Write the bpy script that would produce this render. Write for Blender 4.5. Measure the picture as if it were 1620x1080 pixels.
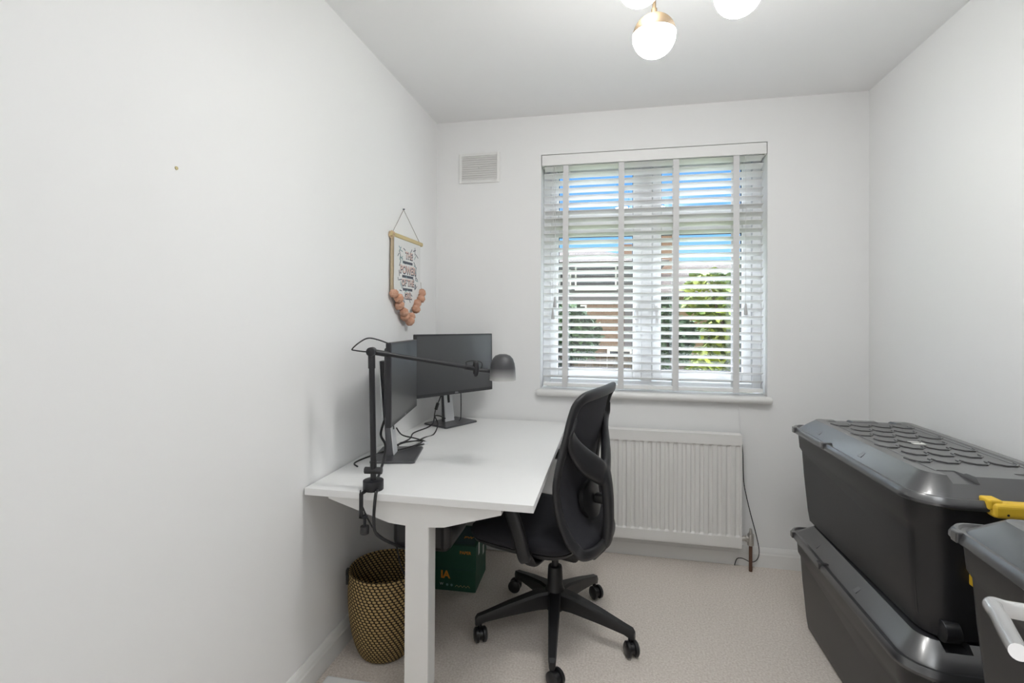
import bpy, bmesh, math, random
from mathutils import Vector, Matrix, Euler
random.seed(7)
S = bpy.context.scene
C = S.collection
PI = math.pi
for o in list(bpy.data.objects): bpy.data.objects.remove(o)

# ---------------------------------------------------------------- camera
H = 1.32
cd = bpy.data.cameras.new('camera'); cam = bpy.data.objects.new('camera', cd); C.objects.link(cam)
YAW, PITCH, ROLL, F, CY = .2024, .0078, .0056, 790.2282, 495.6819
M = Matrix.Rotation(YAW, 3, 'Z') @ Matrix.Rotation(PI/2 + PITCH, 3, 'X') @ Matrix.Rotation(ROLL, 3, 'Z')
cam.location = (0, 0, H); cam.rotation_euler = M.to_euler()
cd.sensor_width = 36; cd.lens = F/1620*36
cd.shift_y = (CY-540)/1620; cd.clip_start = .02; cd.clip_end = 300
S.camera = cam

# ---------------------------------------------------------------- light
S.view_settings.view_transform = 'Standard'; S.view_settings.look = 'None'
S.view_settings.gamma = 1; S.view_settings.use_curve_mapping = False
S.view_settings.exposure = 0.52
w = bpy.data.worlds.new('sky'); S.world = w; w.use_nodes = True
nt = w.node_tree; nt.nodes.clear()
def wn(t, **k):
    n = nt.nodes.new(t)
    for a, b in k.items(): setattr(n, a, b)
    return n
tc = wn('ShaderNodeTexCoord'); sp = wn('ShaderNodeSeparateXYZ'); nt.links.new(tc.outputs['Generated'], sp.inputs[0])
el = wn('ShaderNodeValToRGB'); nt.links.new(sp.outputs['Z'], el.inputs[0])   # elevation gradient: blue low sky, unseen white band above added to light the blind
cr = el.color_ramp; cr.elements[0].position = 0.0; cr.elements[0].color = (.42,.66,1.0,1)
cr.elements[1].position = .14; cr.elements[1].color = (.20,.50,.95,1)
e = cr.elements.new(.30); e.color = (.08,.32,.80,1)
e = cr.elements.new(.45); e.color = (.85,.92,1.0,1)
bk = wn('ShaderNodeMapRange'); nt.links.new(sp.outputs['Y'], bk.inputs[0])    # unseen white sky behind the house, added as neutral fill
bk.inputs[1].default_value = -.25; bk.inputs[2].default_value = .2; bk.inputs[3].default_value = 1; bk.inputs[4].default_value = 0
m1 = wn('ShaderNodeMix', data_type='RGBA'); nt.links.new(bk.outputs[0], m1.inputs[0]); nt.links.new(el.outputs[0], m1.inputs[6])
BACK_FILL = .7
m1.inputs[7].default_value = (BACK_FILL, BACK_FILL*.985, BACK_FILL*.965, 1)
hi = wn('ShaderNodeMapRange'); nt.links.new(sp.outputs['Z'], hi.inputs[0])
hi.inputs[1].default_value = .35; hi.inputs[2].default_value = .48; hi.inputs[3].default_value = 1; hi.inputs[4].default_value = 11.5  # boost for the added high band
mu = wn('ShaderNodeVectorMath', operation='SCALE'); nt.links.new(m1.outputs[2], mu.inputs[0]); 
fr = wn('ShaderNodeMath', operation='MULTIPLY'); 
inv = wn('ShaderNodeMath', operation='SUBTRACT'); inv.inputs[0].default_value = 1; nt.links.new(bk.outputs[0], inv.inputs[1])
h1 = wn('ShaderNodeMath', operation='SUBTRACT'); nt.links.new(hi.outputs[0], h1.inputs[0]); h1.inputs[1].default_value = 1
nt.links.new(h1.outputs[0], fr.inputs[0]); nt.links.new(inv.outputs[0], fr.inputs[1])
ad = wn('ShaderNodeMath', operation='ADD'); nt.links.new(fr.outputs[0], ad.inputs[0]); ad.inputs[1].default_value = 1
nt.links.new(ad.outputs[0], mu.inputs['Scale'])
bg = wn('ShaderNodeBackground'); nt.links.new(mu.outputs[0], bg.inputs[0]); wo = wn('ShaderNodeOutputWorld'); nt.links.new(bg.outputs[0], wo.inputs[0])
sd = bpy.data.lights.new('sun', 'SUN'); sun = bpy.data.objects.new('sun', sd); C.objects.link(sun)
sd.energy = 3.2; sd.angle = .02; sd.color = (1, .95, .87)
sun.rotation_euler = Vector((-.78, .42, -.62)).to_track_quat('-Z', 'Y').to_euler()



fd_ = bpy.data.lights.new('ceiling_fill', 'SPOT'); fo_ = bpy.data.objects.new('ceiling_fill', fd_); C.objects.link(fo_)   # added fill spot aimed at the ceiling, standing in for a bounced flash
fd_.energy = 92; fd_.spot_size = math.radians(104); fd_.spot_blend = 1; fd_.shadow_soft_size = .05; fd_.color = (.93, .968, 1)
fo_.location = (.42, .42, 1.86); fo_.rotation_euler = Vector((.14, .36, 1)).to_track_quat('-Z', 'Y').to_euler()

# ---------------------------------------------------------------- materials
def mat(name, col, rough=.5, metal=0, emis=None, es=0, bump=None, spec=.5, coat=0, noise=None):
    m = bpy.data.materials.new(name); m.use_nodes = True
    n = m.node_tree.nodes; l = m.node_tree.links; b = n['Principled BSDF']
    b.inputs['Base Color'].default_value = (*col, 1); b.inputs['Roughness'].default_value = rough
    b.inputs['Metallic'].default_value = metal; b.inputs['Specular IOR Level'].default_value = spec
    if coat: b.inputs['Coat Weight'].default_value = coat; b.inputs['Coat Roughness'].default_value = .15
    if emis: b.inputs['Emission Color'].default_value = (*emis, 1); b.inputs['Emission Strength'].default_value = es
    if noise or bump:
        t = n.new('ShaderNodeTexCoord')
    if noise:
        sc, c2, amt = noise
        x = n.new('ShaderNodeTexNoise'); x.inputs['Scale'].default_value = sc; x.inputs['Detail'].default_value = 4; l.new(t.outputs['Object'], x.inputs['Vector'])
        r = n.new('ShaderNodeValToRGB'); r.color_ramp.elements[0].position = .5-amt; r.color_ramp.elements[1].position = .5+amt
        r.color_ramp.elements[0].color = (*col, 1); r.color_ramp.elements[1].color = (*c2, 1)
        l.new(x.outputs[0], r.inputs[0]); l.new(r.outputs[0], b.inputs['Base Color'])
    if bump:
        sc, st, di = bump
        x = n.new('ShaderNodeTexNoise'); x.inputs['Scale'].default_value = sc; x.inputs['Detail'].default_value = 3; l.new(t.outputs['Object'], x.inputs['Vector'])
        u = n.new('ShaderNodeBump'); u.inputs['Strength'].default_value = st; u.inputs['Distance'].default_value = di
        l.new(x.outputs[0], u.inputs['Height']); l.new(u.outputs[0], b.inputs['Normal'])
    return m
WALL = mat('wall_paint', (.885,.885,.882), .75, bump=(60,.08,.002), spec=.25)
CEIL = mat('ceiling_paint', (.93,.93,.928), .85, spec=.2)
TRIM = mat('white_gloss', (.84,.835,.82), .35)
PVC = mat('white_pvc', (.86,.87,.88), .3)
SLAT = mat('slat_white', (.88,.88,.87), .4)
TAPE = mat('blind_tape', (.72,.72,.72), .8)
RADM = mat('radiator_white', (.84,.83,.81), .4)
DESK = mat('desk_white', (.88,.88,.875), .45)
DLEG = mat('desk_leg_paint', (.84,.835,.82), .45)
CARPET = mat('carpet', (.72,.64,.57), 1, noise=(130,(.92,.85,.785),.18), bump=(300,.7,.006), spec=.05)
BLK = mat('black_plastic', (.012,.012,.0135), .42)
BLK2 = mat('black_satin', (.016,.016,.018), .3)
CHR = mat('charcoal_plastic', (.022,.022,.0245), .42)
MESHF = mat('chair_mesh', (.023,.023,.029), .8, bump=(900,.5,.001))
SEATF = mat('chair_fabric', (.014,.014,.019), .9, bump=(700,.5,.001))
CABLE = mat('cable_black', (.018,.018,.02), .5)
BEZ = mat('monitor_bezel', (.022,.022,.026), .4)
SCR = mat('screen_panel', (.016,.017,.021), .30, spec=1.0, coat=.8)
SILV = mat('silver_plastic', (.66,.67,.69), .35)
BASEM = mat('monitor_base', (.13,.13,.14), .3, metal=.7)
GREYL = mat('logo_grey', (.4,.4,.42), .4)
LAMPB = mat('lamp_black', (.010,.010,.013), .45)
BIN = mat('bin_black', (.018,.018,.020), .36, bump=(500,.08,.0006))
BINL = mat('bin_lid', (.034,.034,.037), .28, bump=(600,.12,.0006), spec=1.0, coat=.7)
YEL = mat('yellow_plastic', (.80,.52,.04), .4)
CHROME = mat('chrome', (.78,.78,.79), .22, metal=1)
NICK = mat('dull_nickel', (.55,.53,.5), .4, metal=.8)
COPPER = mat('painted_copper_pipe', (.14,.07,.045), .6, metal=.2)
BRASS = mat('brushed_brass', (.085,.06,.034), .6, metal=.5)
GLOBE = mat('opal_glass', (.22,.19,.15), .25, emis=(.98,.975,.95), es=46)
GREEN = mat('carton_green', (.012,.075,.045), .55, noise=(6,(.015,.088,.052),.3))
TEAL = mat('carton_teal', (.01,.055,.06), .5)
ORNG = mat('print_orange', (.75,.30,.03), .6)
WHITEP = mat('print_white', (.75,.75,.72), .6)
PINK = mat('print_pink', (.78,.60,.54), .8)
INK = mat('print_ink', (.10,.11,.14), .8)
TEALP = mat('print_teal', (.22,.36,.36), .8)
CLOTH = mat('banner_cloth', (.80,.80,.79), .9, bump=(400,.2,.001))
KRAFT = mat('banner_backing', (.56,.44,.30), .8)
GOLD = mat('pale_wood_bar', (.62,.50,.26), .5)
POM = mat('pompom_peach', (.60,.30,.19), 1, noise=(60,(.74,.45,.33),.2), bump=(220,1,.004))
STRING = mat('twine', (.35,.30,.26), .9)
BEADM = mat('twine_knot', (.60,.45,.30), .9)
PLUG = mat('wall_plug', (.55,.47,.25), .7)
RUB = mat('gasket', (.05,.05,.055), .6)
PUTTY = mat('handle_leather', (.02,.02,.02), .5)
def glare_fade():  # glare on the lower dome painted into the colour, charcoal to pale grey
    m = mat('shade_glare_fade', (.03,.03,.035), .45); n = m.node_tree.nodes; l = m.node_tree.links; b = n['Principled BSDF']
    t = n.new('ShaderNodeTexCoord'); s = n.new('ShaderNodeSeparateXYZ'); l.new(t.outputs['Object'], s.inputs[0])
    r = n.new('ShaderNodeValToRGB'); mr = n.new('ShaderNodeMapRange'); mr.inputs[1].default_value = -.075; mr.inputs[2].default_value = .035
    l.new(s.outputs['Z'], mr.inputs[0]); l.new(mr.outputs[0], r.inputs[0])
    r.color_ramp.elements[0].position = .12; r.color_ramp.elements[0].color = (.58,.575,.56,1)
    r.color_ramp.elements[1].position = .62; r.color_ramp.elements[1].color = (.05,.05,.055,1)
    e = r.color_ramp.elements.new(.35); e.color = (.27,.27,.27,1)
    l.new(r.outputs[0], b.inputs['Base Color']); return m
GLARE_FADE = glare_fade()
def weave():
    m = mat('seagrass_weave', (.3,.2,.1), .75, spec=.3); n = m.node_tree.nodes; l = m.node_tree.links; b = n['Principled BSDF']
    def N(t, **k):
        x = n.new(t)
        for a, v in k.items(): setattr(x, a, v)
        return x
    def MA(op, a, bb=None):
        x = N('ShaderNodeMath', operation=op)
        for i, v in enumerate((a, bb)):
            if v is None: continue
            if isinstance(v, (int, float)): x.inputs[i].default_value = v
            else: l.new(v, x.inputs[i])
        return x.outputs[0]
    uv = N('ShaderNodeUVMap'); s = N('ShaderNodeSeparateXYZ'); l.new(uv.outputs[0], s.inputs[0])
    v = MA('MULTIPLY', s.outputs['Y'], 40.0); row = MA('FLOOR', v); fv = MA('FRACT', v)
    u = MA('ADD', MA('MULTIPLY', s.outputs['X'], 48.0), MA('MULTIPLY', row, .36)); fu = MA('FRACT', u)
    a = MA('SUBTRACT', 1.0, MA('ABSOLUTE', MA('MULTIPLY', MA('SUBTRACT', fv, .5), 2.0)))   # 0 at the row joints
    bb = MA('SUBTRACT', .62, MA('ABSOLUTE', MA('SUBTRACT', fu, .4)))
    hgt = MA('MULTIPLY', MA('POWER', a, .5), MA('MULTIPLY', bb, 1.7))
    r = N('ShaderNodeValToRGB'); l.new(hgt, r.inputs[0])
    r.color_ramp.elements[0].position = .32; r.color_ramp.elements[0].color = (.018,.011,.005,1)
    r.color_ramp.elements[1].position = .46; r.color_ramp.elements[1].color = (.44,.31,.13,1)
    l.new(r.outputs[0], b.inputs['Base Color'])
    bu = N('ShaderNodeBump'); bu.inputs['Distance'].default_value = .004; bu.inputs['Strength'].default_value = .9
    l.new(hgt, bu.inputs['Height']); l.new(bu.outputs[0], b.inputs['Normal'])
    return m
WEAVE = weave()
def glass():
    m = bpy.data.materials.new('window_glass'); m.use_nodes = True; n = m.node_tree.nodes; l = m.node_tree.links; n.clear()
    o = n.new('ShaderNodeOutputMaterial'); t = n.new('ShaderNodeBsdfTransparent'); g = n.new('ShaderNodeBsdfGlossy'); g.inputs['Roughness'].default_value = 0.02
    x = n.new('ShaderNodeMixShader'); x.inputs[0].default_value = .06; l.new(t.outputs[0], x.inputs[1]); l.new(g.outputs[0], x.inputs[2]); l.new(x.outputs[0], o.inputs[0]); return m
GLASS = glass()
def brickm(name, c1, c2, mortar, sc):
    m = mat(name, c1, .9); n = m.node_tree.nodes; l = m.node_tree.links; b = n['Principled BSDF']
    t = n.new('ShaderNodeTexCoord'); mp = n.new('ShaderNodeMapping'); mp.inputs['Rotation'].default_value = (PI/2, 0, 0)
    br = n.new('ShaderNodeTexBrick'); br.inputs['Scale'].default_value = sc
    br.inputs['Color1'].default_value = (*c1, 1); br.inputs['Color2'].default_value = (*c2, 1); br.inputs['Mortar'].default_value = (*mortar, 1)
    l.new(t.outputs['Object'], mp.inputs[0]); l.new(mp.outputs[0], br.inputs[0]); l.new(br.outputs[0], b.inputs['Base Color']); return m
BRICK = brickm('tan_brick', (.22,.135,.085), (.27,.185,.12), (.24,.21,.18), 4)
TILE = brickm('roof_tile', (.055,.044,.040), (.085,.068,.060), (.03,.027,.025), 3)
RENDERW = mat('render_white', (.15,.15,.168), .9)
DARKG = mat('dark_pane', (.03,.035,.045), .2)
PEACH = mat('chimney_brick', (.30,.19,.13), .9)
GRASS = mat('lawn', (.10,.16,.05), 1, noise=(3,(.16,.22,.07),.2))
LEAF = mat('leaf_lime', (.11,.20,.012), .6, noise=(2.5,(.30,.35,.025),.12))
LEAFD = mat('leaf_dark', (.02,.055,.025), .7, noise=(2.5,(.055,.12,.035),.15))
BARK = mat('bark', (.10,.07,.05), .9)

# ---------------------------------------------------------------- mesh helpers
def link(name, bm, m, parent=None, smooth=False, ang=None):
    me = bpy.data.meshes.new(name); bmesh.ops.recalc_face_normals(bm, faces=bm.faces); bm.to_mesh(me); bm.free()
    for mm in (m if isinstance(m, (list, tuple)) else [m]): me.materials.append(mm)
    o = bpy.data.objects.new(name, me); C.objects.link(o)
    if parent: o.parent = parent
    if smooth:
        for p in me.polygons: p.use_smooth = True
        if ang is not None: me.set_sharp_from_angle(angle=math.radians(ang))
    return o
def tag(o, label, cat, group=None, kind=None):
    if label: o['label'] = label
    if cat: o['category'] = cat
    if group: o['group'] = group
    if kind: o['kind'] = kind
    return o
def empty(name, loc=(0,0,0), rz=0, label=None, cat=None, group=None, kind=None):
    o = bpy.data.objects.new(name, None); C.objects.link(o); o.location = loc; o.rotation_euler = (0,0,rz); o.empty_display_size = .05
    return tag(o, label, cat, group, kind)
def nb(): return bmesh.new()
def box(bm, a, b, bev=0, seg=2, mtx=None):
    t = bmesh.new(); r = bmesh.ops.create_cube(t, size=1)
    for v in t.verts: v.co = Vector(((a[i]+b[i])/2 + v.co[i]*(b[i]-a[i]) for i in range(3)))
    if bev: bmesh.ops.bevel(t, geom=list(t.edges), offset=bev, segments=seg, profile=.5, affect='EDGES')
    if mtx: bmesh.ops.transform(t, matrix=mtx, verts=t.verts)
    merge(bm, t); return bm
def merge(bm, t):
    me = bpy.data.meshes.new('t'); t.to_mesh(me); bm.from_mesh(me); bpy.data.meshes.remove(me); t.free()
def spline(pts, n=8):
    P = [Vector(p) for p in pts]; out = []
    if len(P) < 3: return P
    for i in range(len(P)-1):
        p0 = P[max(i-1,0)]; p1 = P[i]; p2 = P[i+1]; p3 = P[min(i+2,len(P)-1)]
        for k in range(n):
            t = k/n
            out.append(.5*((2*p1)+(p2-p0)*t+(2*p0-5*p1+4*p2-p3)*t*t+(3*p1-p0-3*p2+p3)*t**3))
    out.append(P[-1]); return out
def sweep(bm, pts, rad, seg=10, closed=False, flat=None, up=None, caps=True, power=2):
    """tube along pts; rad number or list; flat=(a,b) multiplies the two section axes; up fixes the first axis"""
    P = [Vector(p) for p in pts]; n = len(P)
    R = rad if isinstance(rad, (list, tuple)) else [rad]*n
    if len(R) != n:
        k = len(R)-1; R = [R[min(int(i/(n-1)*k), k-1)]*(1-(i/(n-1)*k-min(int(i/(n-1)*k), k-1))) + R[min(int(i/(n-1)*k), k-1)+1]*(i/(n-1)*k-min(int(i/(n-1)*k), k-1)) for i in range(n)]
    rings = []; prev = None
    for i in range(n):
        if closed: t = P[(i+1)%n]-P[i-1]
        else: t = P[min(i+1,n-1)]-P[max(i-1,0)]
        t.normalize()
        if up is not None:
            uu = up[i] if isinstance(up, list) else up
            a = Vector(uu) - t*Vector(uu).dot(t)
        elif prev is None:
            a = Vector((0,0,1)) if abs(t.z) < .9 else Vector((1,0,0)); a = a - t*a.dot(t)
        else: a = prev - t*prev.dot(t)
        a.normalize(); prev = a; b = t.cross(a)
        fa, fb = flat or (1,1); ring = []
        for k in range(seg):
            th = 2*PI*k/seg; c, s = math.cos(th), math.sin(th)
            if power != 2: c = math.copysign(abs(c)**(2/power), c); s = math.copysign(abs(s)**(2/power), s)
            ring.append(bm.verts.new(P[i] + a*(c*R[i]*fa) + b*(s*R[i]*fb)))
        rings.append(ring)
    m = n if closed else n-1
    for i in range(m):
        r0, r1 = rings[i], rings[(i+1)%n]
        for k in range(seg): bm.faces.new((r0[k], r0[(k+1)%seg], r1[(k+1)%seg], r1[k]))
    if not closed and caps: bm.faces.new(rings[0][::-1]); bm.faces.new(rings[-1])
    return bm
def cyl(bm, a, b, r, r2=None, seg=24, bev=0):
    a = Vector(a); b = Vector(b); r2 = r if r2 is None else r2
    if bev:
        d = (b-a).normalized()
        return sweep(bm, [a, a+d*bev*.3, a+d*bev, b-d*bev, b-d*bev*.3, b], [r-bev, r-bev*.3, r, r2, r2-bev*.3, r2-bev], seg)
    return sweep(bm, [a, b], [r, r2], seg)
def lathe(bm, prof, seg=32, c=(0,0,0), uv=False, closetop=False):
    rings = []
    for r, z in prof:
        rings.append([bm.verts.new((c[0]+r*math.cos(2*PI*k/seg), c[1]+r*math.sin(2*PI*k/seg), c[2]+z)) for k in range(seg)] if r > 1e-6 else [bm.verts.new((c[0],c[1],c[2]+z))])
    L = bm.loops.layers.uv.new('UVMap') if uv else None
    n = len(prof); acc = [0]
    for i in range(1, n): acc.append(acc[-1]+math.dist(prof[i], prof[i-1]))
    for i in range(n-1):
        a, b = rings[i], rings[i+1]
        for k in range(seg):
            k2 = (k+1)%seg
            if len(a) == 1 and len(b) == 1: continue
            if len(a) == 1: vs = (a[0], b[k2], b[k])
            elif len(b) == 1: vs = (a[k], a[k2], b[0])
            else: vs = (a[k], a[k2], b[k2], b[k])
            f = bm.faces.new(vs)
            if uv and len(vs) == 4:
                for lp, q in zip(f.loops, ((k/seg,acc[i]),((k+1)/seg,acc[i]),((k+1)/seg,acc[i+1]),(k/seg,acc[i+1]))): lp[L].uv = (q[0], q[1]/.42)
    return bm
def rrect(w, l, r, n=6):
    r = min(r, w/2-.001, l/2-.001); out = []
    for cx, cy, a0 in ((w/2-r, l/2-r, 0), (-w/2+r, l/2-r, PI/2), (-w/2+r, -l/2+r, PI), (w/2-r, -l/2+r, 1.5*PI)):
        for k in range(n+1):
            a = a0 + PI/2*k/n; out.append((cx+r*math.cos(a), cy+r*math.sin(a)))
    return out
def loft(bm, loops, cap0=True, cap1=True):
    rs = [[bm.verts.new(p) for p in lp] for lp in loops]
    for a, b in zip(rs, rs[1:]):
        n = len(a)
        for k in range(n): bm.faces.new((a[k], a[(k+1)%n], b[(k+1)%n], b[k]))
    if cap0: bm.faces.new(rs[0][::-1])
    if cap1: bm.faces.new(rs[-1])
    return bm
def prism(bm, poly, a, b, axis='y'):
    """extrude 2D polygon between a and b along axis; poly coords are the two remaining axes in order"""
    def P(q, t): return {'y': (q[0], t, q[1]), 'x': (t, q[0], q[1]), 'z': (q[0], q[1], t)}[axis]
    v0 = [bm.verts.new(P(q, a)) for q in poly]; v1 = [bm.verts.new(P(q, b)) for q in poly]; n = len(poly)
    bm.faces.new(v0); bm.faces.new(v1[::-1])
    for k in range(n): bm.faces.new((v0[k], v0[(k+1)%n], v1[(k+1)%n], v1[k]))
    return bm
def text(name, s, size, m, parent, mtx, ext=.0004, bold=0, sx=1):
    cu = bpy.data.curves.new('t', 'FONT'); cu.body = s; cu.size = size; cu.extrude = ext; cu.offset = bold; cu.align_x = 'CENTER'; cu.align_y = 'CENTER'; cu.resolution_u = 3
    o = bpy.data.objects.new('t', cu); C.objects.link(o); bpy.context.view_layer.update()
    me = bpy.data.meshes.new_from_object(o.evaluated_get(bpy.context.evaluated_depsgraph_get())); bpy.data.objects.remove(o); bpy.data.curves.remove(cu)
    me.transform(mtx @ Matrix.Diagonal((sx,1,1,1))); me.materials.clear(); me.materials.append(m); me.name = name
    r = bpy.data.objects.new(name, me); C.objects.link(r); r.parent = parent; return r
def bake(o):
    """apply the modifiers of o without operators"""
    bpy.context.view_layer.update()
    me = bpy.data.meshes.new_from_object(o.evaluated_get(bpy.context.evaluated_depsgraph_get())); o.modifiers.clear(); o.data = me; return o
def cut(o, cutter_bm):
    me = bpy.data.meshes.new('c'); cutter_bm.to_mesh(me); cutter_bm.free(); c = bpy.data.objects.new('c', me); C.objects.link(c); c.parent = o.parent
    md = o.modifiers.new('b', 'BOOLEAN'); md.object = c; md.operation = 'DIFFERENCE'; md.solver = 'EXACT'; bake(o); bpy.data.objects.remove(c); return o
def frame(o, x, y, z):
    m = Matrix((x, y, z)).transposed().to_4x4(); m.translation = o; return m
def struct(name, bm, m, parent=None, **k):
    o = link(name, bm, m, parent, **k)
    if not parent: o['kind'] = 'structure'
    return o

# ---------------------------------------------------------------- room shell
L, R, D, CZ = -1.068, 1.286, 2.895, 2.503
Y0 = -.36
WX0, WX1, WZ0, WZ1 = -.424, .802, .895, 2.272
struct('floor', box(nb(), (L-.1,-2.5,-.1), (R+.1,D+.1,0)), CARPET)
struct('ceiling', box(nb(), (L-.1,-2.5,CZ), (R+.1,D+.3,CZ+.1)), CEIL)
struct('wall_left', box(nb(), (L-.1,Y0,0), (L,D,CZ)), WALL)
struct('wall_right', box(nb(), (R,-2.5,0), (R+.1,D,CZ)), WALL)
b = nb(); box(b, (L,Y0-.1,0), (-.52,Y0,CZ)); box(b, (.34,Y0-.1,0), (R,Y0,CZ)); box(b, (-.52,Y0-.1,2.03), (.34,Y0,CZ)); struct('wall_front', b, WALL)
b = nb(); T = .29
box(b, (L-.1,D,-3), (WX0,D+T,CZ)); box(b, (WX1,D,-3), (R+.1,D+T,CZ)); box(b, (WX0,D,-3), (WX1,D+T,WZ0-.03)); box(b, (WX0,D,WZ1), (WX1,D+T,CZ))
struct('wall_back', b, WALL)
def skirting(p0, p1, name, n):
    # profiled board: plain lower face, stepped ogee top
    p0, p1 = Vector(p0), Vector(p1); b = nb()
    prof = [(0,0),(.018,0),(.018,.066),(.015,.072),(.013,.082),(.008,.094),(.004,.1),(0,.1)]
    loops = [[p + Vector(n)*q[0] + Vector((0,0,q[1])) for q in prof] for p in (p0, p1)]
    loft(b, loops); return struct(name, b, TRIM)
skirting((L+.0005,Y0,.0005), (L+.0005,D-.019,.0005), 'baseboard_left', (1,0,0))
skirting((L+.0005,D-.0005,.0005), (R-.0005,D-.0005,.0005), 'baseboard_back', (0,-1,0))
skirting((R-.0005,Y0,.0005), (R-.0005,D-.019,.0005), 'baseboard_right', (-1,0,0))
# window sill board with bullnose front and rounded horns
b = nb(); pr = [(2.985,.865),(2.875,.865),(2.860,.868),(2.8515,.876),(2.850,.886),(2.8515,.896),(2.860,.903),(2.875,.905),(2.985,.905)]
lo = []
for x, sc in ((-.446,.55),(-.441,.85),(-.430,1),(.806,1),(.818,.85),(.823,.55)):
    lo.append([(x, D-.001 + (p[0]-D+.001)*(sc if p[0] < D else 0), .885+(p[1]-.885)*sc) for p in pr])
loft(b, lo); box(b, (WX0+.001,D-.001,.8655), (WX1-.001,D+.12,.9045))
tag(struct('window_sill', b, TRIM, smooth=True, ang=40), None, None)

# ---------------------------------------------------------------- window
win = empty('window_1', (0,D+.1,0)); win['kind'] = 'structure'
def fr_(x0, x1, z0, z1, w, y0, y1, bm, bev=.006):
    for a, c in (((x0,y0,z0),(x0+w,y1,z1)),((x1-w,y0,z0),(x1,y1,z1)),((x0+w-.0003,y0,z0),(x1-w+.0003,y1,z0+w)),((x0+w-.0003,y0,z1-w),(x1-w+.0003,y1,z1))): box(bm, a, c, bev)
b = nb(); fr_(WX0, WX1, WZ0+.011, WZ1, .05, .01, .075, b); box(b, (.15,.012,WZ0+.05), (.214,.073,WZ1-.05), .006); box(b, (WX0+.05,.0135,1.86), (WX1-.05,.0715,1.912), .006)
link('frame', b, PVC, win)
for x0, x1 in ((-.332,.104),(.262,.698)):
    for z0, z1 in ((1.02,1.803),(1.96,2.18)):
        b = nb(); fr_(x0-.048, x1+.048, z0-.048, z1+.048, .048, -.005, .05, b); s_ = link('sash', b, PVC, win)
        b = nb(); fr_(x0-.001, x1+.001, z0-.001, z1+.001, .004, .012, .03, b, 0); link('gasket', b, RUB, s_)
        b = nb(); box(b, (x0,.02,z0), (x1,.024,z1)); link('pane', b, GLASS, s_)
for x in (.125,.238):
    b = nb(); box(b, (x-.012,-.012,1.34), (x+.012,-.0055,1.42), .004); cyl(b, (x,-.012,1.38), (x,-.04,1.38), .008); box(b, (x-.009,-.052,1.27), (x+.009,-.038,1.39), .005); link('window_handle', b, PVC, win)

# ---------------------------------------------------------------- venetian blind
bl = empty('venetian_blind', (0,D,0), 0, 'wide white wooden slatted blind hanging in the window, half open', 'window blind')
BX0, BX1 = -.408, .786
b = nb(); box(b, (WX0+.004,-.004,2.207), (WX1-.004,.008,2.268), .003); box(b, (WX0+.004,.008,2.205), (WX0+.012,.06,2.266)); box(b, (WX1-.012,.008,2.205), (WX1-.004,.06,2.266)); link('valance', b, SLAT, bl)
b = nb(); box(b, (BX0,.014,2.225), (BX1,.06,2.262), .002); link('headrail', b, SLAT, bl)
PITCHS = .0436; TILT = math.radians(20); NS = 29; ZT = 2.196
for i in range(NS):
    z = ZT - i*PITCHS; b = nb(); n = 6; prof = []
    for k in range(n+1):
        t = -1+2*k/n; prof.append((t*.0245, .0022*(1-t*t)+.0013))
    for k in range(n, -1, -1):
        t = -1+2*k/n; prof.append((t*.0245, .0022*(1-t*t)-.0013))
    c, s = math.cos(-TILT), math.sin(-TILT)
    prism(b, [(.036+c*y-s*zz, z+s*y+c*zz) for y, zz in prof], BX0, BX1, 'x')
    link('slat', b, SLAT, bl)
zb = ZT - NS*PITCHS
b = nb(); box(b, (BX0,.012,zb-.012), (BX1,.060,zb+.008), .004); link('bottom_rail', b, SLAT, bl)
for x in (-.281,.036,.334,.648):
    b = nb(); box(b, (x-.016,.0085,zb-.014), (x+.016,.0095,2.215)); box(b, (x-.016,.0625,zb-.014), (x+.016,.0635,2.215)); box(b, (x-.016,.0085,zb-.0145), (x+.016,.0635,zb-.0135)); link('ladder_tape', b, TAPE, bl)
for x, z1 in ((-.34,1.44),(-.352,1.37),(.694,1.40)):
    b = nb(); sweep(b, [(x,.003,2.21),(x,.002,1.9),(x,.003,z1)], .0011, 6); cd_ = link('pull_cord', b, TAPE, bl)
    b = nb(); lathe(b, [(0,.062),(.004,.06),(.006,.05),(.009,.02),(.010,.004),(.008,0),(0,0)], 14, (x,.001,z1-.06)); link('cord_tassel', b, mat('tassel', (.55,.55,.56), .5) if 'tassel' not in bpy.data.materials else bpy.data.materials['tassel'], cd_, smooth=True)

# ---------------------------------------------------------------- vent grille
vg = empty('vent_grille', (-.798,D,2.215), 0, 'small white louvred vent grille high on the wall left of the window', 'vent')
b = nb(); fr_(-.126, .126, -.09, .09, .018, -.010, -.0005, b, .002); box(b, (-.11,-.003,-.08), (.11,-.001,.08)); link('frame', b, TRIM, vg)
for k in range(11):
    z = -.066 + k*.0132; b = nb(); box(b, (-.11,-.0008,-.006), (.11,.0008,.006), 0, mtx=Matrix.Translation((0,-.0065,z)) @ Matrix.Rotation(math.radians(-38),4,'X')); link('louvre', b, TRIM, vg)
b = nb(); lathe(b, [(0,.004),(.006,.003),(.007,0)], 12); bmesh.ops.rotate(b, cent=(0,0,0), matrix=Matrix.Rotation(PI/2,3,'X'), verts=b.verts); bmesh.ops.translate(b, vec=(0,-.011,0), verts=b.verts); link('screw_cap', b, TRIM, vg)

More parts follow.
